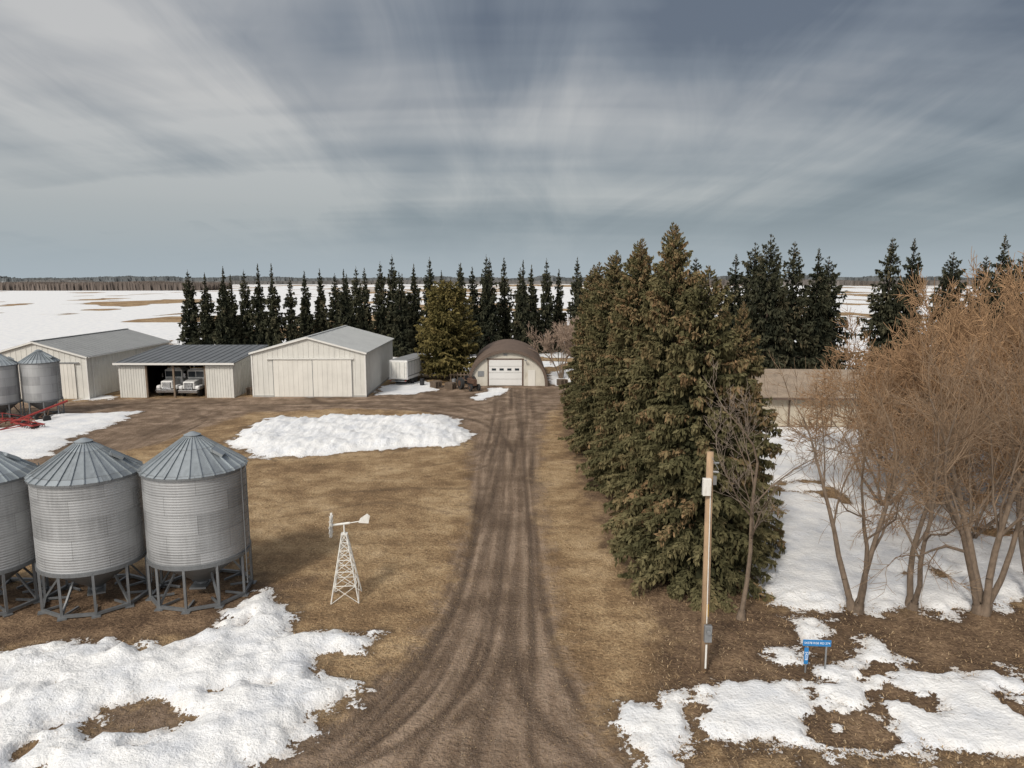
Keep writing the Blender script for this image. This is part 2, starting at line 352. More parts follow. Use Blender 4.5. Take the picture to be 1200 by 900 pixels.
grav=mixc(nt,math_(nt,'MULTIPLY',ramp(nt,[(.55,0),(.72,1)],nfine).outputs[0],.40),grav,(.44,.37,.30))
grav=mixc(nt,math_(nt,'MULTIPLY',ramp(nt,[(.52,0),(.64,.6)],nbig).outputs[0],1.0),grav,(.105,.073,.051))
lit=ramp(nt,[(.38,(.080,.053,.036)),(.5,(.17,.113,.072)),(.62,(.30,.207,.13))],math_(nt,'ADD',math_(nt,'MULTIPLY',nf2,.5),math_(nt,'MULTIPLY',nmid,.5))).outputs[0]
def mask(a,lo,hi,amp):
    s=math_(nt,'ADD',a,math_(nt,'MULTIPLY',edge,amp))
    mr=N(nt,'ShaderNodeMapRange'); mr.interpolation_type='SMOOTHSTEP'
    mr.inputs[1].default_value=lo; mr.inputs[2].default_value=hi; nt.links.new(s,mr.inputs[0]); return mr.outputs[0]
asn=att('snow')
c0=mixc(nt,mask(att('mud'),-.6,1.,1.2),grass,lit)
rutg=math_(nt,'MULTIPLY',math_(nt,'MAXIMUM',rt,0.0),.6)
c0=mixc(nt,rutg,c0,(.12,.083,.056))
c1=mixc(nt,mask(att('gravel'),-.7,.7,1.4),c0,grav)
sm=mask(asn,-.03,.05,.95)
dirt=math_(nt,'MULTIPLY',math_(nt,'SUBTRACT',1.0,mask(asn,.05,.8,1.0)),ramp(nt,[(.45,0),(.7,.65)],nf1).outputs[0])
dirt2=ramp(nt,[(.60,0),(.70,.75)],nf2).outputs[0]
snowc=ramp(nt,[(.3,(.69,.71,.745)),(.58,(.84,.84,.835))],nmid).outputs[0]
snowc=mixc(nt,dirt,snowc,(.46,.39,.32))
snowc=mixc(nt,math_(nt,'MULTIPLY',dirt2,math_(nt,'SUBTRACT',1.0,mask(asn,.2,2.6,1.5))),snowc,(.36,.30,.23))
wet=mask(asn,-.8,-.05,.7)
c1=mixc(nt,math_(nt,'MULTIPLY',wet,.55),c1,(.080,.056,.039))
col=mixc(nt,sm,c1,snowc)
nt.links.new(col,b.inputs['Base Color'])
b.inputs['Roughness'].default_value=.92; b.inputs['Specular IOR Level'].default_value=.1
hh=math_(nt,'ADD',nf2,math_(nt,'MULTIPLY',nf1,1.0))
bn=N(nt,'ShaderNodeBump'); bn.inputs['Distance'].default_value=.13; nt.links.new(hh,bn.inputs['Height'])
nt.links.new(math_(nt,'SUBTRACT',.95,math_(nt,'MULTIPLY',sm,.35)),bn.inputs['Strength']); nt.links.new(bn.outputs[0],b.inputs['Normal'])
def groundpart(name,mask_):
    f=F[mask_]; u,inv=np.unique(f.ravel(),return_inverse=True)
    me=arrmesh(name,np.stack([X[u],Y[u],Z[u]],1),inv.reshape(-1,4),'ground',smooth=True)
    for nme,arr in (('snow',snow),('gravel',gr),('mud',mud),('rut',rut),('lane',lane)):
        a=me.attributes.new(nme,'FLOAT','POINT'); a.data.foreach_set('value',arr[u].astype(np.float32))
    return place(name,me,(0,0,0))
groundpart('gravel_driveway',isdrv)
groundpart('snow_bank',issnow)
groundpart('field',isfield)
groundpart('ground',~isdrv&~issnow&~isfield)
def zat(x,y):
    i=np.clip(np.searchsorted(xs,x),0,nx-1); j=np.clip(np.searchsorted(ys,y),0,ny-1); return float(Z[j*nx+i])

def litter(name,n,x0,x1,y0,y1,cond,size,mat):
    px=rng.uniform(x0,x1,n); py=y0+(y1-y0)*rng.random(n)**1.5
    i=np.clip(np.searchsorted(xs,px)-1,0,nx-1); j=np.clip(np.searchsorted(ys,py)-1,0,ny-1); k=j*nx+i
    keep=cond(k,px,py); px,py,k=px[keep],py[keep],k[keep]; n=len(px)
    pz=Z[k]+.01
    a=rng.uniform(0,2*math.pi,n); L=rng.uniform(.4,1.,n)*size; W=L*rng.uniform(.15,.5,n); lift=rng.uniform(0,.9,n)*L
    dx,dy=np.cos(a),np.sin(a)
    V=np.zeros((n,4,3)); c=np.stack([px,py,pz],1)
    d=np.stack([dx*L,dy*L,lift],1); s=np.stack([-dy*W,dx*W,np.zeros(n)],1)
    V[:,0]=c-s*.5;V[:,1]=c+s*.5;V[:,2]=c+d+s*.3;V[:,3]=c+d-s*.3
    place(name,arrmesh(name,V.reshape(-1,3),np.arange(n*4).reshape(-1,4),mat,tint=rng.random(n)),(0,0,0))
litter('dry_grass',50000,-27,24,18,60,lambda k,x,y:(gr[k]<-.05)&(snow[k]<.15)&(mud[k]<.8),.10,'dryleaf')
litter('fallen_leaves',30000,3,30,17.5,34,lambda k,x,y:(gr[k]<0)&(snow[k]<.35)&(mud[k]>-.5),.10,'dryleaf')
litter('gravel_stones',14000,-12,6,16,34,lambda k,x,y:(gr[k]>-.4)&(snow[k]<.0),.06,'dryleaf')

# ------------------------------------------------------------------ trees
def spruce(name,H,R,nb,ns,size,mat,seed,core=.5,base=.03,power=.8,brown=.15,gap=.4,sidew=.14,hangf=.4,droop=.6,tadd=0.):
    r=np.random.default_rng(seed)
    z0=base*H
    tb=np.sort(r.random(nb)**.92)
    zb=z0+(H-z0)*tb*.985
    az=np.arange(nb)*2.399+r.normal(0,.35,nb)
    lob=1+.12*np.sin(az*3+seed)+.10*np.sin(az*2+zb*1.3+seed)
    jit=r.uniform(1-gap,1.12,nb)
    L=R*((1-tb)**power*.985+.012)*lob*jit*(.84+.16*np.minimum(1,tb*12))
    btint=r.random(nb)
    w=(L+.02*R)/((L+.02*R).sum()); bi=r.choice(nb,ns,p=w)
    s=.18+.82*r.random(ns)**.6
    l=L[bi]*s
    rise=.08+.55*tb[bi]**1.5
    zc=zb[bi]+L[bi]*(rise*s-droop*s*s*(1-tb[bi]*.7)+.16*s**4)
    ca,sa=np.cos(az[bi]),np.sin(az[bi])
    side=r.normal(0,1,ns)*sidew*L[bi]*(1.2-s)
    P=np.stack([ca*l-sa*side,sa*l+ca*side,zc-np.abs(side)*.3],1)
    sgn=np.sign(side)
    D=np.stack([ca*.8-sa*sgn*.6,sa*.8+ca*sgn*.6,np.full(ns,-.25)],1)+r.normal(0,.28,(ns,3))
    hang=r.random(ns)<hangf
    D[hang]=np.array([0,0,-1.])+r.normal(0,.28,(hang.sum(),3))
    P[hang,2]-=r.random(hang.sum())*size*1.1*np.minimum(1,L[bi][hang]/R*2)
    P[:,2]=np.maximum(P[:,2],.08)
    upt=tb[bi]>.93; D[upt,2]=np.abs(D[upt,2])+.9
    D/=np.linalg.norm(D,axis=1,keepdims=True)
    S=np.cross(D,r.normal(0,1,(ns,3))); S/=np.linalg.norm(S,axis=1,keepdims=True)
    sz=size*r.uniform(.6,1.3,ns)*(.30+.70*np.minimum(1,L[bi]/R*2.2)); wd=sz*r.uniform(.13,.24,ns)
    V=np.zeros((ns,4,3))
    V[:,0]=P-D*sz[:,None]*.5; V[:,1]=P+S*wd[:,None]; V[:,2]=P+D*sz[:,None]*.5; V[:,3]=P-S*wd[:,None]
    pat=np.sin(az[bi]*2+zb[bi]*.9+seed)*.06+np.sin(az[bi]*5-zb[bi]*1.7)*.04
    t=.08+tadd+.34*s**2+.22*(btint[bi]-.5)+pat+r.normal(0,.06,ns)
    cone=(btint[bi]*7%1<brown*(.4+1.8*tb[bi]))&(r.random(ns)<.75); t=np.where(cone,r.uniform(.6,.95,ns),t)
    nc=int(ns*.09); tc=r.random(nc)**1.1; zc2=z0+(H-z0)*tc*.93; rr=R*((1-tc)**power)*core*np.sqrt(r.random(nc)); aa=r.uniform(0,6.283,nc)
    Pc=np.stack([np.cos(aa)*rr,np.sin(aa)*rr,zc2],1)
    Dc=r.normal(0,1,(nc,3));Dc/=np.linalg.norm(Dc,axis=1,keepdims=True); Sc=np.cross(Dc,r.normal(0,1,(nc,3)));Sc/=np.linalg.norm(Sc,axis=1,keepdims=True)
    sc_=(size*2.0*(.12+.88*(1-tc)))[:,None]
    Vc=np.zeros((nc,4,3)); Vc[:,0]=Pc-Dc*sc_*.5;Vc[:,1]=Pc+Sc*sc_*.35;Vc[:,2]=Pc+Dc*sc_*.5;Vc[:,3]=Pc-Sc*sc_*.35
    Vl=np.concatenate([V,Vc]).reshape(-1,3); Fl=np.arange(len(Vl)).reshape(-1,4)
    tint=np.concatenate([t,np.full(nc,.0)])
    k=8; zz=np.linspace(0,H*.99,k+1); tr=(H*.014)*(1-zz/H)+.012
    p0=np.stack([zz[:-1]*0,zz[:-1]*0,zz[:-1]],1);p1=np.stack([zz[1:]*0,zz[1:]*0,zz[1:]],1)
    Vt,Ft=tubes(p0,p1,tr[:-1],tr[1:],7)
    q0=np.stack([0*zb,0*zb,zb],1); q1=np.stack([np.cos(az)*L*.6,np.sin(az)*L*.6,zb+L*(.6*(.08+.55*tb**1.5)-.36*droop*(1-tb*.7))],1)
    Vb,Fb=tubes(q0,q1,.012+.02*L/R,np.full(nb,.008),3)
    VV=np.concatenate([Vl,Vt,Vb]); FF=np.concatenate([Fl,Ft+len(Vl),Fb+len(Vl)+len(Vt)])
    mi=np.concatenate([np.zeros(len(Fl)),np.ones(len(Ft)+len(Fb))]); tint=np.concatenate([tint,np.full(len(Ft)+len(Fb),.3)])
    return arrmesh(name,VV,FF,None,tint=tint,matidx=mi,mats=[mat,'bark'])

def bare(name,H,seed,stems=3,lean=.35,kids=(4,4,5,6),r0=.15,twr=.012,mat='twig',bark='barkgrey',up=.25,lenf=.66,first=.36,spread=.75):
    R=random.Random(seed); segs=[]
    def rv(): return Vector((R.gauss(0,1),R.gauss(0,1),R.gauss(0,1)))
    def grow(p,d,L,r,lev,maxlev):
        n=5 if lev==0 else (3 if lev<maxlev else 2)
        pts=[p]; rad=[r]; dd=d.copy()
        for i in range(n):
            dd=(dd+rv()*(.11 if lev==0 else .16)+Vector((0,0,up*.3))).normalized()
            pts.append(pts[-1]+dd*(L/n)); rad.append(max(twr*.6,r*(1-.5*(i+1)/n)))
        for i in range(n): segs.append((pts[i],pts[i+1],rad[i],rad[i+1],lev))
        if lev>=maxlev: return
        k=kids[lev]
        for c in range(k):
            t=1.0 if c==0 else R.uniform(.35 if lev==0 else .2,1.0)
            f=t*n; i=min(n-1,int(f)); q=pts[i].lerp(pts[i+1],f-i)
            side=rv(); side=(side-dd*side.dot(dd)).normalized()
            nd=(dd*(1.0)+side*(spread*R.uniform(.5,1.2) if c else .25)+Vector((0,0,up))).normalized()
            grow(q,nd,L*lenf*R.uniform(.75,1.2)*(1.1-.25*t),max(twr,rad[i]*(.75 if c==0 else .5)),lev+1,maxlev)
    ml=len(kids)
    p0=Vector((0,0,-.1))
    for s in range(stems):
        a=2*math.pi*(s+R.uniform(-.25,.25))/stems
        d=Vector((math.cos(a)*lean*R.uniform(.5,1.2),math.sin(a)*lean*R.uniform(.5,1.2),1)).normalized()
        off=Vector((math.cos(a),math.sin(a),0))*r0*(.9 if stems>1 else 0)
        segs.append((p0+off,p0+off+d*.5,r0*1.7,r0*1.02,0))
        grow(p0+off+(d*.45),d,H*first*R.uniform(.85,1.15),r0*R.uniform(.75,1.),0,ml)
    big=[s for s in segs if s[4]<=1]; sm=[s for s in segs if s[4]>1]
    def A(l,i): return np.array([tuple(s[i]) if i<2 else s[i] for s in l])
    V1,F1=tubes(A(big,0),A(big,1),A(big,2),A(big,3),7); V2,F2=tubes(A(sm,0),A(sm,1),A(sm,2),A(sm,3),3)
    lv=np.repeat(A(sm,4),3)
    ti=np.clip(.2+.12*lv+np.repeat(rng.normal(0,.12,len(sm)),3),0,1)
    zmax=max(V2[:,2].max(),.1); sc_=H/zmax
    V=np.concatenate([V1,V2]); V*=np.array([1,1,sc_])
    return arrmesh(name,V,np.concatenate([F1,F2+len(V1)]),None,tint=np.concatenate([np.full(len(F1),.3),ti]),matidx=np.concatenate([np.ones(len(F1)),np.zeros(len(F2))]),mats=[mat,bark])

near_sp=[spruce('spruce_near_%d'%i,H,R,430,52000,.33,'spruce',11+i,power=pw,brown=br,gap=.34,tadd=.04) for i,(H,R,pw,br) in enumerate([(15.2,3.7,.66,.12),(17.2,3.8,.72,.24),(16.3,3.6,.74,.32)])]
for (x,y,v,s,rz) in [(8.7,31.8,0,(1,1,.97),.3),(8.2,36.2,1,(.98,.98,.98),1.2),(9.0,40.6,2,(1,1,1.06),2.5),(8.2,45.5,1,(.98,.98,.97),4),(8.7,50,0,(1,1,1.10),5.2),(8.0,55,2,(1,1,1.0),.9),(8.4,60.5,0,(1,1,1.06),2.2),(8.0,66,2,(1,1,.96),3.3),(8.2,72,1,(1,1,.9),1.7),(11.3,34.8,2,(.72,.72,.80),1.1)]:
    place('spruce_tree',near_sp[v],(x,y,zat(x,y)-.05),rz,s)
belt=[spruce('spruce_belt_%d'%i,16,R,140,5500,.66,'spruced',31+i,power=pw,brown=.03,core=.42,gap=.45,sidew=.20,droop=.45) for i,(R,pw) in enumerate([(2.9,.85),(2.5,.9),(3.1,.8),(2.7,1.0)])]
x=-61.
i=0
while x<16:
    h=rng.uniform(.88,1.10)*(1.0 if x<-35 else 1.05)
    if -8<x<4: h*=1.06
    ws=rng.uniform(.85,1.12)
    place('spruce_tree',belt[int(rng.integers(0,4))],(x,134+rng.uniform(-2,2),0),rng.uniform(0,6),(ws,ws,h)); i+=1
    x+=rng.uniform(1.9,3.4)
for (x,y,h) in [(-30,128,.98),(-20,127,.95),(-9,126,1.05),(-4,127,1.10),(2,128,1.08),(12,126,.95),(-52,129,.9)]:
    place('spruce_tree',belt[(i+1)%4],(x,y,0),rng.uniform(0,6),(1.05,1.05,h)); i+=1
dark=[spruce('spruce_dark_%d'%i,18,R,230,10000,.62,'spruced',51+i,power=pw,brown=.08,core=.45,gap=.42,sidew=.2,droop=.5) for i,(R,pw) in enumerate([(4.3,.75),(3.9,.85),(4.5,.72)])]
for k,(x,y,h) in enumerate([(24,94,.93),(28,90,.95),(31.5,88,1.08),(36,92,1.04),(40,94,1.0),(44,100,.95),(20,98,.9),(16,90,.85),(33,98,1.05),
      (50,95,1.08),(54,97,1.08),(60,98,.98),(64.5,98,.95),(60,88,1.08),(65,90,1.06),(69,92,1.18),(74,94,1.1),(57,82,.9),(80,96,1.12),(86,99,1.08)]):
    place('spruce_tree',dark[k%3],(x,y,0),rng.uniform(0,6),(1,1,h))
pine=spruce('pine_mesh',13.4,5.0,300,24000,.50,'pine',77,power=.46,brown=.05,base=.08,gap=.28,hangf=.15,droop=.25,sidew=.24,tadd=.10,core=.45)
place('pine_tree',pine,(-8.9,97.5,0),.5,(1,1,1))
fg=[bare('bare_fg_%d'%i,11.6,101+i,stems=st,lean=le,kids=(4,4,5,5),r0=.17,twr=.0095,mat='twigbrown',up=.13,spread=.95,first=.40) for i,(st,le) in enumerate([(3,.38),(2,.35),(4,.42)])]
for (x,y,v,rz,s) in [(14.6,28.4,0,.4,.95),(17.1,28.7,1,1.7,1.0),(19.8,28.2,2,3.,1.05),(22.8,28.9,0,4.1,1.1),(26,28.6,2,5.,1.1)]:
    place('bare_tree',fg[v],(x,y,zat(x,y)-.03),rz,(s*.9,s*.9,s))
mass=[bare('willow_%d'%i,12.5,201+i,stems=6,lean=.8,kids=(4,5,5,6),r0=.12,twr=.020,mat='twig',up=.02,spread=1.2) for i in range(3)]
for k,(x,y,s,h) in enumerate([(22.8,42,.80,.88),(26.4,43,.95,1.04),(29.5,43,1.05,1.18),(33.5,44,1.15,1.28),(28.6,37,.9,1.12),(32,39,1.0,1.24),(27.5,51,.9,.98),(34,53,1.1,1.2),(40,54,1.2,1.3),(24.6,36.5,.72,.95),(36.5,49,1.15,1.3)]):
    place('bare_willow_tree',mass[k%3],(x,y,0),rng.uniform(0,6),(s,s,h))
small=bare('bare_small',11.,301,stems=1,lean=.12,kids=(7,5,4,4),r0=.13,twr=.010,mat='twiggrey',up=.22,first=.62,lenf=.48,spread=1.0)
place('bare_tree',small,(9.5,27.7,zat(9.5,27.7)),1.0)
bush=bare('bare_bush',9.,401,stems=6,lean=.6,kids=(4,4,5,6),r0=.12,twr=.024,mat='twigpink',up=.08,spread=1.0)
place('bare_tree',bush,(6.9,99,0),.2,(.95,.95,1)); place('bare_tree',bush,(10.5,104,0),2.2,(.9,.9,.92))

# ------------------------------------------------------------------ distant tree lines
def treeline(name,x0,x1,y0,hmin,hmax,n,col,seed,wk=1.):
    r=np.random.default_rng(seed)
    px=r.uniform(x0,x1,n); py=y0+r.uniform(-20,60,n)+40*np.sin(px*.003)
    hh=hmin+(hmax-hmin)*fbm(px*.012,py*0,3,seed); hh*=r.uniform(.8,1.08,n)
    w=r.uniform(1.5,4,n)*(y0/900)*wk
    V=np.zeros((n,4,3)); a=r.uniform(-.6,.6,n); dx=np.cos(a)*w; dy=np.sin(a)*w
    V[:,0]=np.stack([px-dx,py-dy,0*px-1],1);V[:,1]=np.stack([px+dx,py+dy,0*px-1],1)
    V[:,2]=np.stack([px+dx*.35,py+dy*.35,hh],1);V[:,3]=np.stack([px-dx*.5,py-dy*.5,hh*.93],1)
    mm,nt_,b_=newmat(name+'_mat'); M[name]=mm
    g=N(nt_,'ShaderNodeNewGeometry').outputs['Position']
    rr=ramp(nt_,[(.35,tuple(c*.8 for c in col)),(.65,tuple(c*1.2 for c in col))],noise(nt_,g,.03,3))
    nt_.links.new(rr.outputs[0],b_.inputs['Base Color']); b_.inputs['Roughness'].default_value=1; b_.inputs['Specular IOR Level'].default_value=0
    place(name,arrmesh(name,V.reshape(-1,3),np.arange(n*4).reshape(-1,4),name),(0,0,0))
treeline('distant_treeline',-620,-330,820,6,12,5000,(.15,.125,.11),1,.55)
treeline('distant_treeline.001',-2600,2600,2300,6,24,7000,(.125,.135,.14),2)  # bluish grey puts distance haze into the tree colour
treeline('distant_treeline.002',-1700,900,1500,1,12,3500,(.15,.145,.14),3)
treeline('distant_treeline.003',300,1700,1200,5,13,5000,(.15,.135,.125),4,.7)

# ------------------------------------------------------------------ buildings
def gable_building(name,x0,x1,y0,y1,he,hr,wall,roof,rz=0,eave=.25):
    cx=(x0+x1)/2; e=empty(name,(cx,y0,0),rz); w=(x1-x0)/2; d=y1-y0
    def walls(bm):
        a=[(-w,0,-.3),(w,0,-.3),(w,0,he),(0,0,hr),(-w,0,he)]
        poly(bm,a); poly(bm,[(p[0],d,p[2]) for p in a][::-1])
        poly(bm,[(-w,0,-.3),(-w,0,he),(-w,d,he),(-w,d,-.3)]); poly(bm,[(w,0,-.3),(w,d,-.3),(w,d,he),(w,0,he)])
    part('walls',e,wall,walls)
    sl=(hr-he)/w
    def ribs(bm):
        n=int(2*w/.6)
        for i in range(1,n):
            x=-w+i*2*w/n; h=hr-abs(x)*sl-.12; box(bm,(x,-.013,h/2),(.07,.04,h))
        n=int(d/.6)
        for i in range(1,n):
            for s in (-1,1): box(bm,(s*(w+.013),i*d/n,he/2-.1),(.04,.07,he-.2))
    part('siding_ribs',e,wall,ribs)
    def rf(bm):
        for s in (-1,1):
            t=.09; o=eave
            A=[(0,-o,hr+.03),(s*(w+o),-o,he-sl*o+.03),(s*(w+o),d+o,he-sl*o+.03),(0,d+o,hr+.03)]
            B=[(p[0],p[1],p[2]+t) for p in A]
            vs=[bm.verts.new(p) for p in A+B]
            for f in ((0,1,2,3),(4,5,6,7),(0,1,5,4),(1,2,6,5),(2,3,7,6)): bm.faces.new([vs[i] for i in f])
        k=int(d/.9)
        for i in range(k+1):
            y=i*d/k
            for s in (-1,1): beam(bm,(0.03*s,y,hr+.135),(s*(w+eave),y,he-sl*eave+.135),.05,.03)
        box(bm,(0,d/2,hr+.15),(.35,d+2*eave+.02,.06))
    part('roof',e,roof,rf)
    def tr(bm):
        for s in (-1,1):
            box(bm,(s*(w+.01),-.03,he/2-.1),(.16,.09,he-.1))
            beam(bm,(0,-eave-.02,hr+.02),(s*(w+eave),-eave-.02,he-sl*eave+.02),.04,.18)
    part('trim',e,'trim',tr)
    return e,w,d
e,w,d=gable_building('machine_shed',-61,-49.2,81.5,101.5,4.9,6.6,'white','greyroof')
def dr(bm):
    for i,(a,b_) in enumerate([(-4.6,-2.3),(-2.25,0.),(.05,2.35),(2.4,4.6)]):
        box(bm,((a+b_)/2,-.10-.03*(i%2),2.1),(b_-a-.05,.05,4.1))
        for k in range(1,5): box(bm,(a+k*(b_-a)/5,-.135-.03*(i%2),2.1),(.05,.03,4.0))
part('sliding_doors',e,'whitedoor',dr)
part('door_track',e,'post',lambda bm:(box(bm,(0,-.18,4.25),(10.2,.14,.12))))
part('gutter',e,'trim',lambda bm:(box(bm,(w+.3,d/2,4.83),(.12,d,.12)),cyl(bm,(w+.1,1.0,0),(w+.1,1.0,4.8),.05),cyl(bm,(w+.1,d*.55,0),(w+.1,d*.55,4.8),.05)))
e,w,d=gable_building('white_shed',-30.6,-17.3,83,102.5,5.2,7.0,'white','whiteroof')
def sdoor(bm):
    for c,y in ((-1.85,-.09),(2.75,-.12)):
        box(bm,(c,y,2.25),(4.6,.05,4.4))
        for k in range(1,8): box(bm,(c-2.3+k*4.6/8,y-.035,2.25),(.05,.03,4.3))
part('sliding_doors',e,'whitedoor',sdoor)
part('door_track',e,'trim',lambda bm:(box(bm,(.2,-.18,4.55),(10.2,.16,.12))))
part('door_seams',e,'post',lambda bm:(box(bm,(.46,-.17,2.25),(.05,.02,4.4)),box(bm,(-4.2,-.14,2.25),(.05,.02,4.4)),box(bm,(5.08,-.17,2.25),(.05,.02,4.4))))
part('foundation',e,'concrete',lambda bm:(box(bm,(0,-.01,.02),(13.5,.16,.3)),box(bm,(w+.01,d/2,.02),(.16,d,.3))))
e=empty('open_machinery_shed',(-39.4,82.5,0))
W=6.7;D=11.5
def ow(bm):
    zf,zb=3.95,4.9
    poly(bm,[(-W,D,-.2),(W,D,-.2),(W,D,zb),(-W,D,zb)])
    for s in (-1,1): poly(bm,[(s*W,0,-.2),(s*W,D,-.2),(s*W,D,zb),(s*W,0,zf)])
    box(bm,(-W+1.55,0,1.85),(3.1,.08,3.9)); box(bm,(W-1.6,0,1.85),(3.2,.08,3.9))
part('walls',e,'white',ow)
part('siding_ribs',e,'white',lambda bm:([box(bm,(-W+.2+i*.3,-.05,1.85),(.09,.06,3.8)) for i in range(10)],[box(bm,(W-3.1+i*.3,-.05,1.85),(.09,.06,3.8)) for i in range(10)],[box(bm,(W+.02,.3+i*.5,1.95),(.06,.09,3.8)) for i in range(22)]))
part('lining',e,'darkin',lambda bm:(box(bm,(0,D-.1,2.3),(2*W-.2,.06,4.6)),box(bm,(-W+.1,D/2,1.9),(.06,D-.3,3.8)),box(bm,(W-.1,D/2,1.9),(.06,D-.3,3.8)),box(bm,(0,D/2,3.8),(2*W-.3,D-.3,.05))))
def orf(bm):
    A=[(-W-.3,-.5,4.02),(W+.3,-.5,4.02),(W+.3,D+.3,5.0),(-W-.3,D+.3,5.0)]
    vs=[bm.verts.new(p) for p in A]+[bm.verts.new((p[0],p[1],p[2]+.12)) for p in A]
    for f in ((0,1,2,3),(4,5,6,7),(0,1,5,4),(1,2,6,5),(2,3,7,6),(3,0,4,7)): bm.faces.new([vs[i] for i in f])
    for i in range(16):
        x=-W+i*2*W/15; beam(bm,(x,-.5,4.17),(x,D+.3,5.15),.05,.04)
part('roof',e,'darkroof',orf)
part('fascia',e,'trim',lambda bm:box(bm,(0,-.54,4.04),(2*W+.7,.05,.24)))
part('posts',e,'wood',lambda bm:[box(bm,(x,.05,1.9),(.2,.2,3.8)) for x in (-3.5,-.3,3.4)])
e=empty('quonset_garage',(-.55,91.6,0))
RX,RZ=5.2,4.75
arc=[(RX*math.cos(t)*(1+0.03*math.sin(t*2)**2),RZ*(math.sin(t))**.95) for t in np.linspace(0,math.pi,33)]
def qf(bm):
    poly(bm,[(x*.985,0,z*.985) for x,z in arc]); poly(bm,[(x*.985,15,z*.985) for x,z in arc])
part('end_walls',e,'quonsetwall',qf)
def qr(bm):
    n=60; rows=[]
    for j in range(n+1):
        k=1.0+.012*(j%2); y=-.35+15.7*j/n
        rows.append([bm.verts.new((x*k,y,z*k)) for x,z in arc])
    for j in range(n):
        for i in range(len(arc)-1): bm.faces.new([rows[j][i],rows[j][i+1],rows[j+1][i+1],rows[j+1][i]])
part('arched_roof',e,'brownroof',qr)
def qt(bm):
    for i in range(len(arc)-1):
        a,c=arc[i],arc[i+1]
        beam(bm,(a[0]*.965,-.36,a[1]*.965),(c[0]*.965,-.36,c[1]*.965),.12,.36)
part('arch_rim',e,'brownroof',qt)
def qd(bm):
    for i in range(4): box(bm,(-.3,-.06,.48+i*.84),(4.3,.06,.80))
part('garage_door',e,'truckwhite',qd,bevel=.02)
part('door_frame',e,'rust',lambda bm:(box(bm,(-.3,-.03,3.52),(4.8,.08,.14)),box(bm,(-2.56,-.03,1.74),(.14,.08,3.42)),box(bm,(1.96,-.03,1.74),(.14,.08,3.42))))
part('door_windows',e,'glass',lambda bm:[box(bm,(-1.8+i*1.0,-.1,2.17),(.55,.03,.28)) for i in range(4)])
part('man_door',e,'whitedoor',lambda bm:box(bm,(3.1,-.05,1.05),(.9,.06,2.1)))
part('gable_vent',e,'post',lambda bm:(box(bm,(-.3,-.04,4.1),(.5,.05,.25)),box(bm,(-3.5,-.04,1.6),(.8,.05,.7))))
part('yard_light',e,'post',lambda bm:(beam(bm,(2.3,-.0,3.3),(2.3,-.5,3.45),.06),box(bm,(2.3,-.55,3.42),(.3,.25,.14))))
e=empty('farm_house',(31.5,64.5,0),math.radians(-3))
HW,HD=9.5,9
part('walls',e,'cream',lambda bm:box(bm,(0,HD/2,1.5),(2*HW,HD,3.2)))
def hr_(bm):
    o=.7; A=[(-HW-o,-o,3.05),(HW+o,-o,3.05),(HW+o,HD+o,3.05),(-HW-o,HD+o,3.05),(-HW+2.2,HD/2,5.1),(HW-2.2,HD/2,5.1)]
    vs=[bm.verts.new(p) for p in A]; 
    for f in ((0,1,5,4),(1,2,5),(2,3,4,5),(3,0,4),(3,2,1,0)): bm.faces.new([vs[i] for i in f])
part('roof',e,'shingle',hr_)
part('fascia',e,'brownroof',lambda bm:(box(bm,(0,-.72,3.0),(2*HW+1.5,.05,.22)),box(bm,(-HW-.72,HD/2,3.0),(.05,HD+1.4,.22))))
WN=((2.6,1.2),(5.4,2.0),(8.2,1.0))
part('windows',e,'glass',lambda bm:[box(bm,(x,-.02,1.75),(wd,.08,1.1)) for x,wd in WN])
part('window_frames',e,'trim',lambda bm:[(box(bm,(x,-.03,2.36),(wd+.24,.12,.1)),box(bm,(x,-.03,1.14),(wd+.24,.14,.1)),box(bm,(x-wd/2-.07,-.03,1.75),(.1,.12,1.1)),box(bm,(x+wd/2+.07,-.03,1.75),(.1,.12,1.1)),box(bm,(x,-.045,1.75),(.06,.1,1.1))) for x,wd in WN])
part('corner_trim',e,'brownroof',lambda bm:(box(bm,(-HW-.01,-.02,1.4),(.16,.12,3.0)),box(bm,(-5.8,-.03,1.4),(.14,.1,3.0)),box(bm,(-1.9,-.03,1.4),(.10,.1,3.0)),box(bm,(0,-.03,.15),(2*HW,.1,.3))))
part('chimney',e,'concrete',lambda bm:box(bm,(3,HD/2+.8,5.1),(.7,.7,1.2)))
e=empty('wooden_deck',(20.4,66,0))
part('rails',e,'wood',lambda bm:([box(bm,(i*.9-1.6,0,.6),(.1,.1,1.2)) for i in range(5)],box(bm,(.2,-.06,1.15),(3.8,.05,.12)),box(bm,(.2,-.06,.6),(3.8,.05,.12)),box(bm,(.2,1.2,.3),(3.8,2.4,.12))))

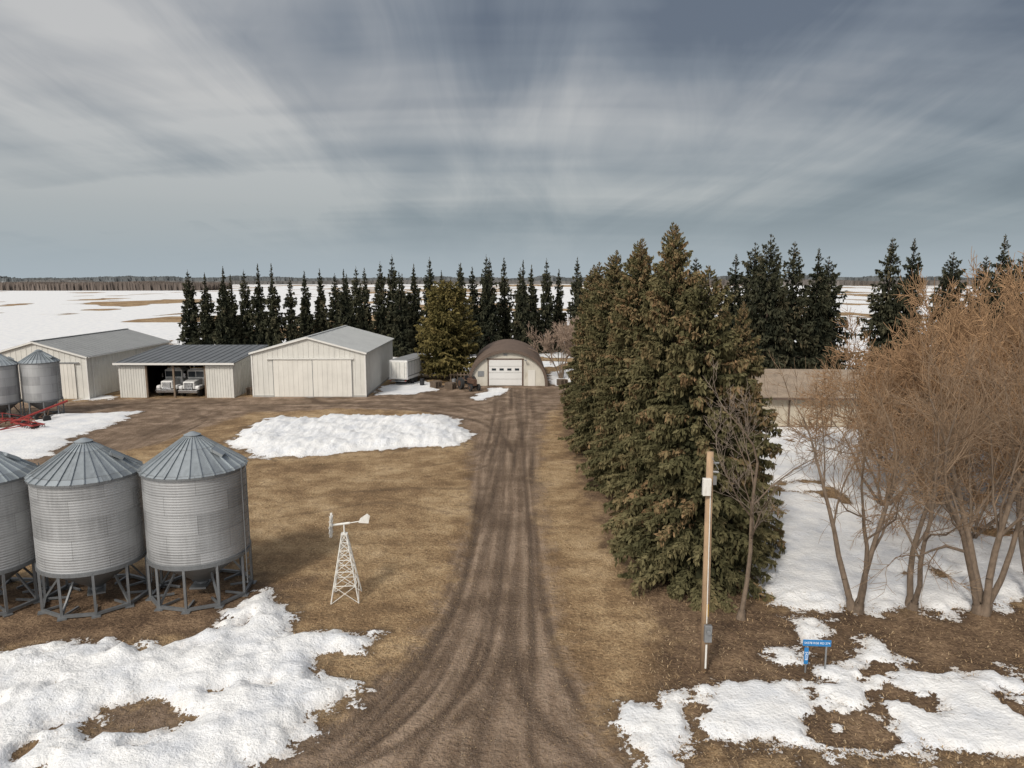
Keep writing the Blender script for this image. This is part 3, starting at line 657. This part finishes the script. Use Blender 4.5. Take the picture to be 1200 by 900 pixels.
# ------------------------------------------------------------------ grain bins
def grain_bin(x,y,R,zb,ze,zp,rz=0,nleg=10):
    e=empty('grain_bin',(x,y,0),rz)
    seg=80
    def body(bm):
        pitch=.115; n=int((ze-zb)/pitch*5); rows=[]
        for j in range(n+1):
            z=zb+(ze-zb)*j/n; r=R+.009*math.sin(2*math.pi*z/pitch)
            rows.append([bm.verts.new((r*math.cos(2*math.pi*i/seg),r*math.sin(2*math.pi*i/seg),z)) for i in range(seg)])
        for j in range(n):
            for i in range(seg): bm.faces.new([rows[j][i],rows[j][(i+1)%seg],rows[j+1][(i+1)%seg],rows[j+1][i]])
    part('corrugated_wall',e,'galv',body,smooth=True)
    def roof(bm):
        Ro=R+.10; rt=.34; zt=zp-.22; k=28
        o=[bm.verts.new((Ro*math.cos(2*math.pi*i/k),Ro*math.sin(2*math.pi*i/k),ze-.03)) for i in range(k)]
        q=[bm.verts.new((rt*math.cos(2*math.pi*i/k),rt*math.sin(2*math.pi*i/k),zt)) for i in range(k)]
        for i in range(k): bm.faces.new([o[i],o[(i+1)%k],q[(i+1)%k],q[i]])
        for i in range(k):
            a=2*math.pi*i/k; c,s=math.cos(a),math.sin(a)
            beam(bm,((Ro+.02)*c,(Ro+.02)*s,ze-.01),(rt*c,rt*s,zt+.02),.04,.06)
        cyl(bm,(0,0,zt-.02),(0,0,zp-.12),rt-.02,rt-.04,24); cyl(bm,(0,0,zp-.12),(0,0,zp),rt+.02,.10,24)
        box(bm,(1.2,-.5,ze+(zt-ze)*.45+.12),(.55,.5,.12),Matrix.Rotation(.55,3,'Y'))
    part('roof',e,'galvroof',roof)
    def eave(bm):
        for i in range(seg):
            a=2*math.pi*i/seg;c=2*math.pi*(i+1)/seg
            beam(bm,((R+.06)*math.cos(a),(R+.06)*math.sin(a),ze-.07),((R+.06)*math.cos(c),(R+.06)*math.sin(c),ze-.07),.05,.10)
            beam(bm,((R+.02)*math.cos(a),(R+.02)*math.sin(a),zb),((R+.02)*math.cos(c),(R+.02)*math.sin(c),zb),.08,.16)
    part('rings',e,'galvdark',eave)
    def hop(bm):
        cyl(bm,(0,0,.55),(0,0,zb-.02),.25,R-.03,48,False); cyl(bm,(0,0,.38),(0,0,.56),.28,.28,20); box(bm,(0,-.2,.42),(.7,.9,.08))
    part('hopper_cone',e,'galvdark',hop)
    def legs(bm):
        for i in range(nleg):
            a=2*math.pi*(i+.5)/nleg; c,s=math.cos(a),math.sin(a); a2=2*math.pi*(i+1.5)/nleg; c2,s2=math.cos(a2),math.sin(a2)
            beam(bm,(R*c,R*s,.05),(R*c,R*s,zb),.10)
            beam(bm,(R*c,R*s,.12),(R*c2,R*s2,.12),.12)
            box(bm,(R*c,R*s,.03),(.34,.34,.05))
            if i%2==0: beam(bm,(R*c,R*s,.15),(.62*R*c,.62*R*s,.55+(zb-.55)*.55),.08)
            beam(bm,(R*.55*c,R*.55*s,.10),(R*c,R*s,.10),.08)
            beam(bm,(R*c,R*s,zb*.98),(R*c2,R*s2,zb*.98),.08)
    part('legs',e,'galvdark',legs)
    def lad(bm):
        M_=Matrix.Rotation(math.radians(-12),4,'Z')
        for s in (-.2,.2): beam(bm,(R+.16,s,.6),(R+.16,s,ze+.1),.035)
        z=.8
        while z<ze: beam(bm,(R+.16,-.2,z),(R+.16,.2,z),.025); z+=.3
        bmesh.ops.transform(bm,matrix=M_,verts=bm.verts[:])
    part('ladder',e,'galvdark',lad)
    return e
grain_bin(-13.95,30.3,2.1,1.95,5.85,7.35,.1)
grain_bin(-18.35,29.7,2.1,1.9,5.75,7.2,.5)
grain_bin(-22.8,29.3,2.1,1.9,5.7,7.1,.9)
grain_bin(-47.9,71.5,1.7,1.7,5.6,6.8,.2,8)
grain_bin(-51.0,69.8,1.7,1.7,5.5,6.7,.6,8)
grain_bin(-54.6,69,1.7,1.7,5.5,6.7,1.6,8)

# ------------------------------------------------------------------ ornamental windmill
e=empty('garden_windmill',(-7.3,29.6,zat(-7.3,29.6)),math.radians(6))
def tower(bm):
    H=2.95; b0=.60; b1=.10
    lv=[0,.75,1.35,1.85,2.25,2.6,H]
    hw_=lambda z:b0+(b1-b0)*z/H
    co=[(-1,-1),(1,-1),(1,1),(-1,1)]
    for cx,cy in co: beam(bm,(cx*b0,cy*b0,-.05),(cx*b1,cy*b1,H),.04)
    for a,c in zip(lv[:-1],lv[1:]):
        wa,wc=hw_(a),hw_(c)
        for i in range(4):
            p,q=co[i],co[(i+1)%4]
            beam(bm,(p[0]*wc,p[1]*wc,c),(q[0]*wc,q[1]*wc,c),.028)
            beam(bm,(p[0]*wa,p[1]*wa,a),(q[0]*wc,q[1]*wc,c),.02)
            beam(bm,(q[0]*wa,q[1]*wa,a),(p[0]*wc,p[1]*wc,c),.02)
    box(bm,(0,0,H),(.28,.28,.05)); cyl(bm,(0,0,H),(0,0,H+.45),.035)
part('lattice_tower',e,'whitepaint',tower)
def head(bm):
    z=3.4
    cyl(bm,(-.55,0,z-.05),(.25,0,z+.03),.05); cyl(bm,(.2,0,z+.02),(.75,0,z+.1),.022)
    vs=[(.62,z+.02),(1.05,z-.02),(1.12,z+.32),(1.0,z+.42),(.70,z+.22)]
    f1=[bm.verts.new((x,-.012,zz)) for x,zz in vs]; f2=[bm.verts.new((x,.012,zz)) for x,zz in vs]
    bm.faces.new(f1); bm.faces.new(f2[::-1])
    for i in range(5): bm.faces.new([f1[i],f1[(i+1)%5],f2[(i+1)%5],f2[i]])
part('head_and_tail',e,'whitepaint',head)
def fan(bm):
    z=3.36
    for i in range(12):
        a=2*math.pi*i/12
        R_=Matrix.Translation((-.55,0,z))@Matrix.Rotation(a,4,'X')
        vs=box(bm,(0,0,.34),(.012,.13,.40),Matrix.Rotation(.5,3,'Z'))
        bmesh.ops.transform(bm,matrix=R_,verts=vs)
    cyl(bm,(-.60,0,z),(-.5,0,z),.08)
    for i in range(24):
        a=2*math.pi*i/24;c=2*math.pi*(i+1)/24
        beam(bm,(-.55,.42*math.cos(a),z+.42*math.sin(a)),(-.55,.42*math.cos(c),z+.42*math.sin(c)),.015)
part('fan_wheel',e,'whitepaint',fan)

# ------------------------------------------------------------------ utility pole
e=empty('utility_pole',(6.92,23.8,zat(6.92,23.8)),0)
part('pole',e,'pole',lambda bm:cyl(bm,(0,0,-.2),(-.10,0,8.1),.15,.115,20),smooth=True)
part('conduit',e,'whitepaint',lambda bm:(cyl(bm,(-.02,-.18,1.9),(-.08,-.15,6.9),.018),cyl(bm,(.0,-.19,.2),(.0,-.19,1.1),.035)))
part('meter_box',e,'post',lambda bm:(box(bm,(.02,-.24,1.55),(.26,.16,.62)),cyl(bm,(.02,-.33,1.65),(.02,-.42,1.65),.085)),bevel=.015)
part('breaker_box',e,'whitepaint',lambda bm:(box(bm,(-.22,-.17,6.9),(.28,.18,.6))),bevel=.015)
part('insulators',e,'post',lambda bm:(cyl(bm,(-.05,0,7.7),(.21,0,7.7),.04),cyl(bm,(-.05,0,7.4),(.19,-.1,7.4),.04),box(bm,(.07,-.05,7.1),(.12,.12,.3)),beam(bm,(-.07,-.1,7.95),(.17,-.15,7.5),.02)))
part('guard',e,'yellow',lambda bm:cyl(bm,(.0,-.14,2.15),(-.01,-.15,2.6),.04))
# ------------------------------------------------------------------ address sign
e=empty('address_sign',(10.85,23.6,zat(10.85,23.6)),math.radians(-4))
part('sign_panel',e,'blue',lambda bm:box(bm,(0,0,1.08),(.98,.02,.24)),bevel=.008)
part('side_panel',e,'blue',lambda bm:box(bm,(-.36,-.03,.60),(.15,.02,.62)),bevel=.006)
part('posts',e,'post',lambda bm:(box(bm,(-.34,.03,.5),(.05,.04,1.25)),box(bm,(.34,.03,.5),(.05,.04,1.25))))
def txt(body,size,loc,rot,name):
    c=bpy.data.curves.new(name,'FONT'); c.body=body; c.size=size; c.align_x='CENTER'; c.align_y='CENTER'; c.extrude=.002
    c.materials.append(M['lettering']); o=bpy.data.objects.new(name,c); COL.objects.link(o); o.parent=e; o.location=loc; o.rotation_euler=rot
txt('54278 RGE RD 274',.112,(0,-.014,1.08),(math.pi/2,0,0),'lettering')
txt('54278',.13,(-.36,-.044,.60),(math.pi/2,math.pi/2,0),'side_lettering')

# ------------------------------------------------------------------ vehicles
def wheel(bm,c,r,w,ax='X'):
    c=Vector(c); d=Vector((w/2,0,0)) if ax=='X' else Vector((0,w/2,0))
    cyl(bm,c-d,c+d,r,r,24)
def truck(x,y,rz=0):
    e=empty('parked_truck',(x,y,0),rz)
    def cab(bm):
        box(bm,(0,2.7,2.05),(2.1,2.0,1.9)); 
        vs=box(bm,(0,.75,1.45),(1.55,2.1,1.1))
        for v in vs:
            if v.co.y<0: v.co.z-= .18 if v.co.z>1.4 else 0; v.co.x*=.9
        box(bm,(0,2.7,3.05),(1.7,1.6,.25))
    part('cab',e,'truckwhite',cab,bevel=.12)
    part('fenders',e,'truckwhite',lambda bm:(box(bm,(-1.0,.35,1.08),(.55,1.3,.5)),box(bm,(1.0,.35,1.08),(.55,1.3,.5))),bevel=.15)
    part('windshield',e,'glass',lambda bm:(box(bm,(-.48,1.68,2.45),(.86,.05,.68)),box(bm,(.48,1.68,2.45),(.86,.05,.68)),box(bm,(-1.06,2.4,2.4),(.02,.8,.6)),box(bm,(1.06,2.4,2.4),(.02,.8,.6))))
    part('grille',e,'black',lambda bm:(box(bm,(0,-.33,1.3),(1.0,.05,.8)),box(bm,(0,2.6,.75),(1.2,5,.3))))
    part('chrome_parts',e,'chrome',lambda bm:(box(bm,(0,-.5,.68),(2.3,.2,.34)),[box(bm,(0,-.37,.98+i*.13),(.96,.03,.04)) for i in range(6)],box(bm,(-1.3,1.6,2.3),(.14,.1,.5)),box(bm,(1.3,1.6,2.3),(.14,.1,.5)),cyl(bm,(-1.15,3.8,1),(-1.15,3.8,3.6),.08),cyl(bm,(1.15,3.8,1),(1.15,3.8,3.6),.08)),bevel=.02)
    part('headlights',e,'lettering',lambda bm:(box(bm,(-.98,-.32,1.12),(.34,.06,.22)),box(bm,(.98,-.32,1.12),(.34,.06,.22))))
    part('marker_lamps',e,'yellow',lambda bm:[box(bm,(-.7+i*.35,1.95,3.22),(.12,.08,.06)) for i in range(5)])
    part('wheels',e,'rubber',lambda bm:[wheel(bm,(s*1.0,yy,.52),.52,.3) for s in (-1,1) for yy in (.4,4.6,5.8)])
    part('deck',e,'rust',lambda bm:(box(bm,(0,5.3,1.1),(2.3,3.2,.2))))
truck(-41.0,83.6,.02); truck(-38.2,83.2,-.03)
e=empty('box_trailer',(-14.9,92.2,0),math.radians(-14))
part('body',e,'trailer',lambda bm:box(bm,(0,4.3,2.0),(2.6,8.6,2.5)),bevel=.08)
part('rear_doors',e,'whitepaint',lambda bm:(box(bm,(-.6,-.03,2.0),(1.14,.05,2.2)),box(bm,(.6,-.03,2.0),(1.14,.05,2.2))),bevel=.01)
part('door_hardware',e,'post',lambda bm:([cyl(bm,(x,-.08,1.0),(x,-.08,3.0),.02) for x in (-.9,-.25,.25,.9)],box(bm,(0,-.1,.55),(2.3,.08,.12))))
part('side_stripe',e,'post',lambda bm:(box(bm,(1.31,4.3,1.2),(.02,8.3,.12)),box(bm,(1.31,4.3,3.05),(.02,8.3,.06)),[box(bm,(1.31,.5+i*.95,2.1),(.02,.04,1.8)) for i in range(9)]))
part('chassis',e,'black',lambda bm:box(bm,(0,4.2,.65),(1.1,8.2,.22)))
part('roof_panel',e,'greyroof',lambda bm:box(bm,(0,4.3,3.28),(2.45,8.4,.08)),bevel=.03)
part('wheels',e,'rubber',lambda bm:[wheel(bm,(s*1.05,yy,.45),.45,.35) for s in (-1,1) for yy in (2.2,3.3)])
part('lamps',e,'red',lambda bm:(box(bm,(-1.05,-.14,.6),(.2,.03,.1)),box(bm,(1.05,-.14,.6),(.2,.03,.1))))
def tractor(x,y,rz,body='red'):
    e=empty('farm_tractor',(x,y,0),rz)
    part('engine_hood',e,body,lambda bm:(box(bm,(0,-.6,1.15),(.6,1.7,.6)),box(bm,(0,-1.5,1.0),(.5,.12,.7))),bevel=.06)
    part('fenders',e,body,lambda bm:(box(bm,(-.62,.9,1.4),(.35,.9,.1)),box(bm,(.62,.9,1.4),(.35,.9,.1))),bevel=.03)
    part('frame',e,'black',lambda bm:(box(bm,(0,0,.75),(.4,2.8,.3)),box(bm,(0,.9,1.2),(.5,.4,.12)),box(bm,(0,1.1,1.45),(.5,.1,.4)),cyl(bm,(0,-.9,1.4),(0,-.9,2.1),.04),beam(bm,(0,.2,1.4),(0,.5,1.7),.04)))
    def sw(bm):
        for i in range(12):
            a=2*math.pi*i/12;c=2*math.pi*(i+1)/12
            beam(bm,(.2*math.cos(a),.5,1.72+.2*math.sin(a)),(.2*math.cos(c),.5,1.72+.2*math.sin(c)),.03)
    part('steering_wheel',e,'black',sw)
    part('wheels',e,'rubber',lambda bm:([wheel(bm,(s*.85,.9,.75),.75,.38) for s in (-1,1)],[wheel(bm,(s*.55,-1.3,.42),.42,.22) for s in (-1,1)]))
    part('rims',e,body,lambda bm:([wheel(bm,(s*.9,.9,.75),.38,.36) for s in (-1,1)],[wheel(bm,(s*.58,-1.3,.42),.2,.22) for s in (-1,1)]))
tractor(-5.3,88.6,.5,'rust')
def implement(x,y,rz,L=6,h=.55):
    e=empty('farm_implement',(x,y,.0),rz)
    def fr(bm):
        beam(bm,(-L/2,0,h),(L/2,0,h),.10); beam(bm,(-L/2,1.0,h),(L/2,1.0,h),.10)
        for i in range(7): beam(bm,(-L/2+i*L/6,0,h),(-L/2+i*L/6,1.0,h),.07)
        beam(bm,(-.6,0,h),(0,-2.2,.4),.08); beam(bm,(.6,0,h),(0,-2.2,.4),.08); beam(bm,(0,.5,h),(0,.5,1.2),.07); beam(bm,(0,.5,1.2),(L/2,.5,h+.1),.04); beam(bm,(0,.5,1.2),(-L/2,.5,h+.1),.04)
    part('frame',e,'red',fr)
    def ti(bm):
        for i in range(15):
            x_=-L/2+.2+i*(L-.4)/14; yy=1.0 if i%2 else 0
            beam(bm,(x_,yy,h),(x_,yy+.25,.3),.04); beam(bm,(x_,yy+.25,.3),(x_,yy,.05),.04)
    part('tines',e,'rust',ti)
    part('wheels',e,'rubber',lambda bm:[wheel(bm,(s*L*.28,.5,.35),.35,.2) for s in (-1,1)])
implement(-48.6,66.2,.25,4.6); implement(-45.2,64.4,-.5,3.2)
e=empty('grain_auger',(-46.2,68.3,0),1.0)
part('tube',e,'red',lambda bm:cyl(bm,(-2.6,0,.35),(2.6,0,1.7),.11,.11,12))
part('undercarriage',e,'rust',lambda bm:(beam(bm,(.2,-.7,.35),(.9,0,1.2),.07),beam(bm,(.2,.7,.35),(.9,0,1.2),.07),beam(bm,(.2,-.8,.35),(.2,.8,.35),.08)))
part('wheels',e,'rubber',lambda bm:[wheel(bm,(.2,s*.85,.35),.35,.18,'Y') for s in (-1,1)])
for k,(x,y) in enumerate([(-7.6,91.9),(-6.9,92.3),(-11.8,92.2)]):
    e=empty('oil_drum',(x,y,0)); 
    part('drum',e,['post','rust','black'][k],lambda bm:(cyl(bm,(0,0,.0),(0,0,.88),.29,.29,20),cyl(bm,(0,0,.28),(0,0,.31),.305,.305,20),cyl(bm,(0,0,.57),(0,0,.6),.305,.305,20)),bevel=.01)
for k,(x,y,r_) in enumerate([(-9.8,90.5,.8),(-7.8,89.2,1.1),(6.6,92,.4),(-31.5,85,.1)]):
    e=empty('wooden_pallet_stack',(x,y,0),r_)
    part('boards',e,'wood',lambda bm:[box(bm,(0,-.5+j*.2,.14+i*.16),(1.2,.14,.025)) for i in range(5) for j in range(6)])
    part('stringers',e,'wood',lambda bm:[box(bm,(s*.5,0,.07+i*.16),(.08,1.16,.1)) for i in range(5) for s in (-1,0,1)])
e=empty('board_fence',(-5.9,93.5,0),0)
part('boards',e,'wood',lambda bm:([box(bm,(-i*.45,0,.75),(.12,.05,1.5)) for i in range(6)],box(bm,(-1.1,-.05,1.2),(2.6,.04,.12)),box(bm,(-1.1,-.05,.5),(2.6,.04,.12))))

# ------------------------------------------------------------------ world
SUNEL=math.radians(42); AZ=math.radians(208)
sdir=Vector((math.sin(AZ)*math.cos(SUNEL),math.cos(AZ)*math.cos(SUNEL),math.sin(SUNEL)))
w=bpy.data.worlds.new("World"); sc.world=w; w.use_nodes=True; nt=w.node_tree
bg=nt.nodes['Background']
sky=N(nt,'ShaderNodeTexSky'); sky.sky_type='NISHITA'; sky.sun_disc=False; sky.sun_elevation=SUNEL; sky.sun_rotation=AZ; sky.air_density=1.5; sky.dust_density=3
tc=N(nt,'ShaderNodeTexCoord').outputs['Generated']
sp=N(nt,'ShaderNodeSeparateXYZ'); nt.links.new(tc,sp.inputs[0]); sx,sy,sz=sp.outputs
zc=math_(nt,'ADD',math_(nt,'MAXIMUM',sz,0.0),.16)
u=math_(nt,'DIVIDE',sx,zc); v=math_(nt,'DIVIDE',sy,zc)
cx=N(nt,'ShaderNodeCombineXYZ'); nt.links.new(u,cx.inputs[0]); nt.links.new(v,cx.inputs[1])
a=math.radians(12)
p1=mapping(nt,cx.outputs[0],(.60,.18,1),(0,0,a)); p2=mapping(nt,cx.outputs[0],(1.5,.34,1),(0,0,.55))
p3=mapping(nt,cx.outputs[0],(.22,.80,1),(0,0,-.5)); p5=mapping(nt,cx.outputs[0],(.26,1.0,1),(0,0,.55))
n1=noise(nt,p1,1.2,3,.42,.8); n2=noise(nt,p2,1.5,5,.60,1.0); n3=noise(nt,p3,1.2,4,.5,.8); n5=noise(nt,p5,1.3,3,.5,.8)
s=math_(nt,'ADD',math_(nt,'MULTIPLY',n1,.38),math_(nt,'ADD',math_(nt,'MULTIPLY',n2,.18),math_(nt,'MULTIPLY',n3,.26)))
s=math_(nt,'ADD',s,math_(nt,'MULTIPLY',n5,.18))
s=math_(nt,'SUBTRACT',s,math_(nt,'MULTIPLY',sx,.08))
s=math_(nt,'SUBTRACT',s,math_(nt,'MULTIPLY',sz,.12))
cl=ramp(nt,[(.37,(.125,.147,.19)),(.43,(.21,.235,.275)),(.485,(.34,.355,.38)),(.56,(.56,.555,.55))],s).outputs[0]
hz=ramp(nt,[(0,1),(.03,.9),(.10,.40),(.22,0)],sz).outputs[0]
hc=mixc(nt,ramp(nt,[(0,0),(.09,1)],sz).outputs[0],(.43,.50,.55),(.28,.36,.415))
cl=mixc(nt,hz,cl,hc)
skys=mixc(nt,1.0,sky.outputs[0],(.1,.1,.1),'MULTIPLY')
cl=mixc(nt,.12,cl,skys)
dt=N(nt,'ShaderNodeVectorMath'); dt.operation='DOT_PRODUCT'; nt.links.new(tc,dt.inputs[0]); dt.inputs[1].default_value=sdir
gl=math_(nt,'POWER',math_(nt,'MAXIMUM',dt.outputs['Value'],0.0),3.0)
cl=mixc(nt,gl,cl,(1.3,1.24,1.15),'ADD')
nt.links.new(cl,bg.inputs[0]); bg.inputs[1].default_value=1.0
sun=bpy.data.lights.new('sun','SUN'); sun.energy=2.15; sun.angle=math.radians(8); sun.color=(1,.93,.83)
so=bpy.data.objects.new('sun',sun); COL.objects.link(so); so.rotation_euler=sdir.to_track_quat('Z','Y').to_euler()

cam=bpy.data.cameras.new('camera'); cam.lens=24.96; cam.sensor_width=36; cam.clip_end=20000; cam.clip_start=.1
co=bpy.data.objects.new('camera',cam); COL.objects.link(co); co.location=(0,0,14); co.rotation_euler=(math.radians(90-8.54),0,0)
sc.camera=co
sc.view_settings.view_transform='Standard'; sc.view_settings.look='None'; sc.view_settings.exposure=0
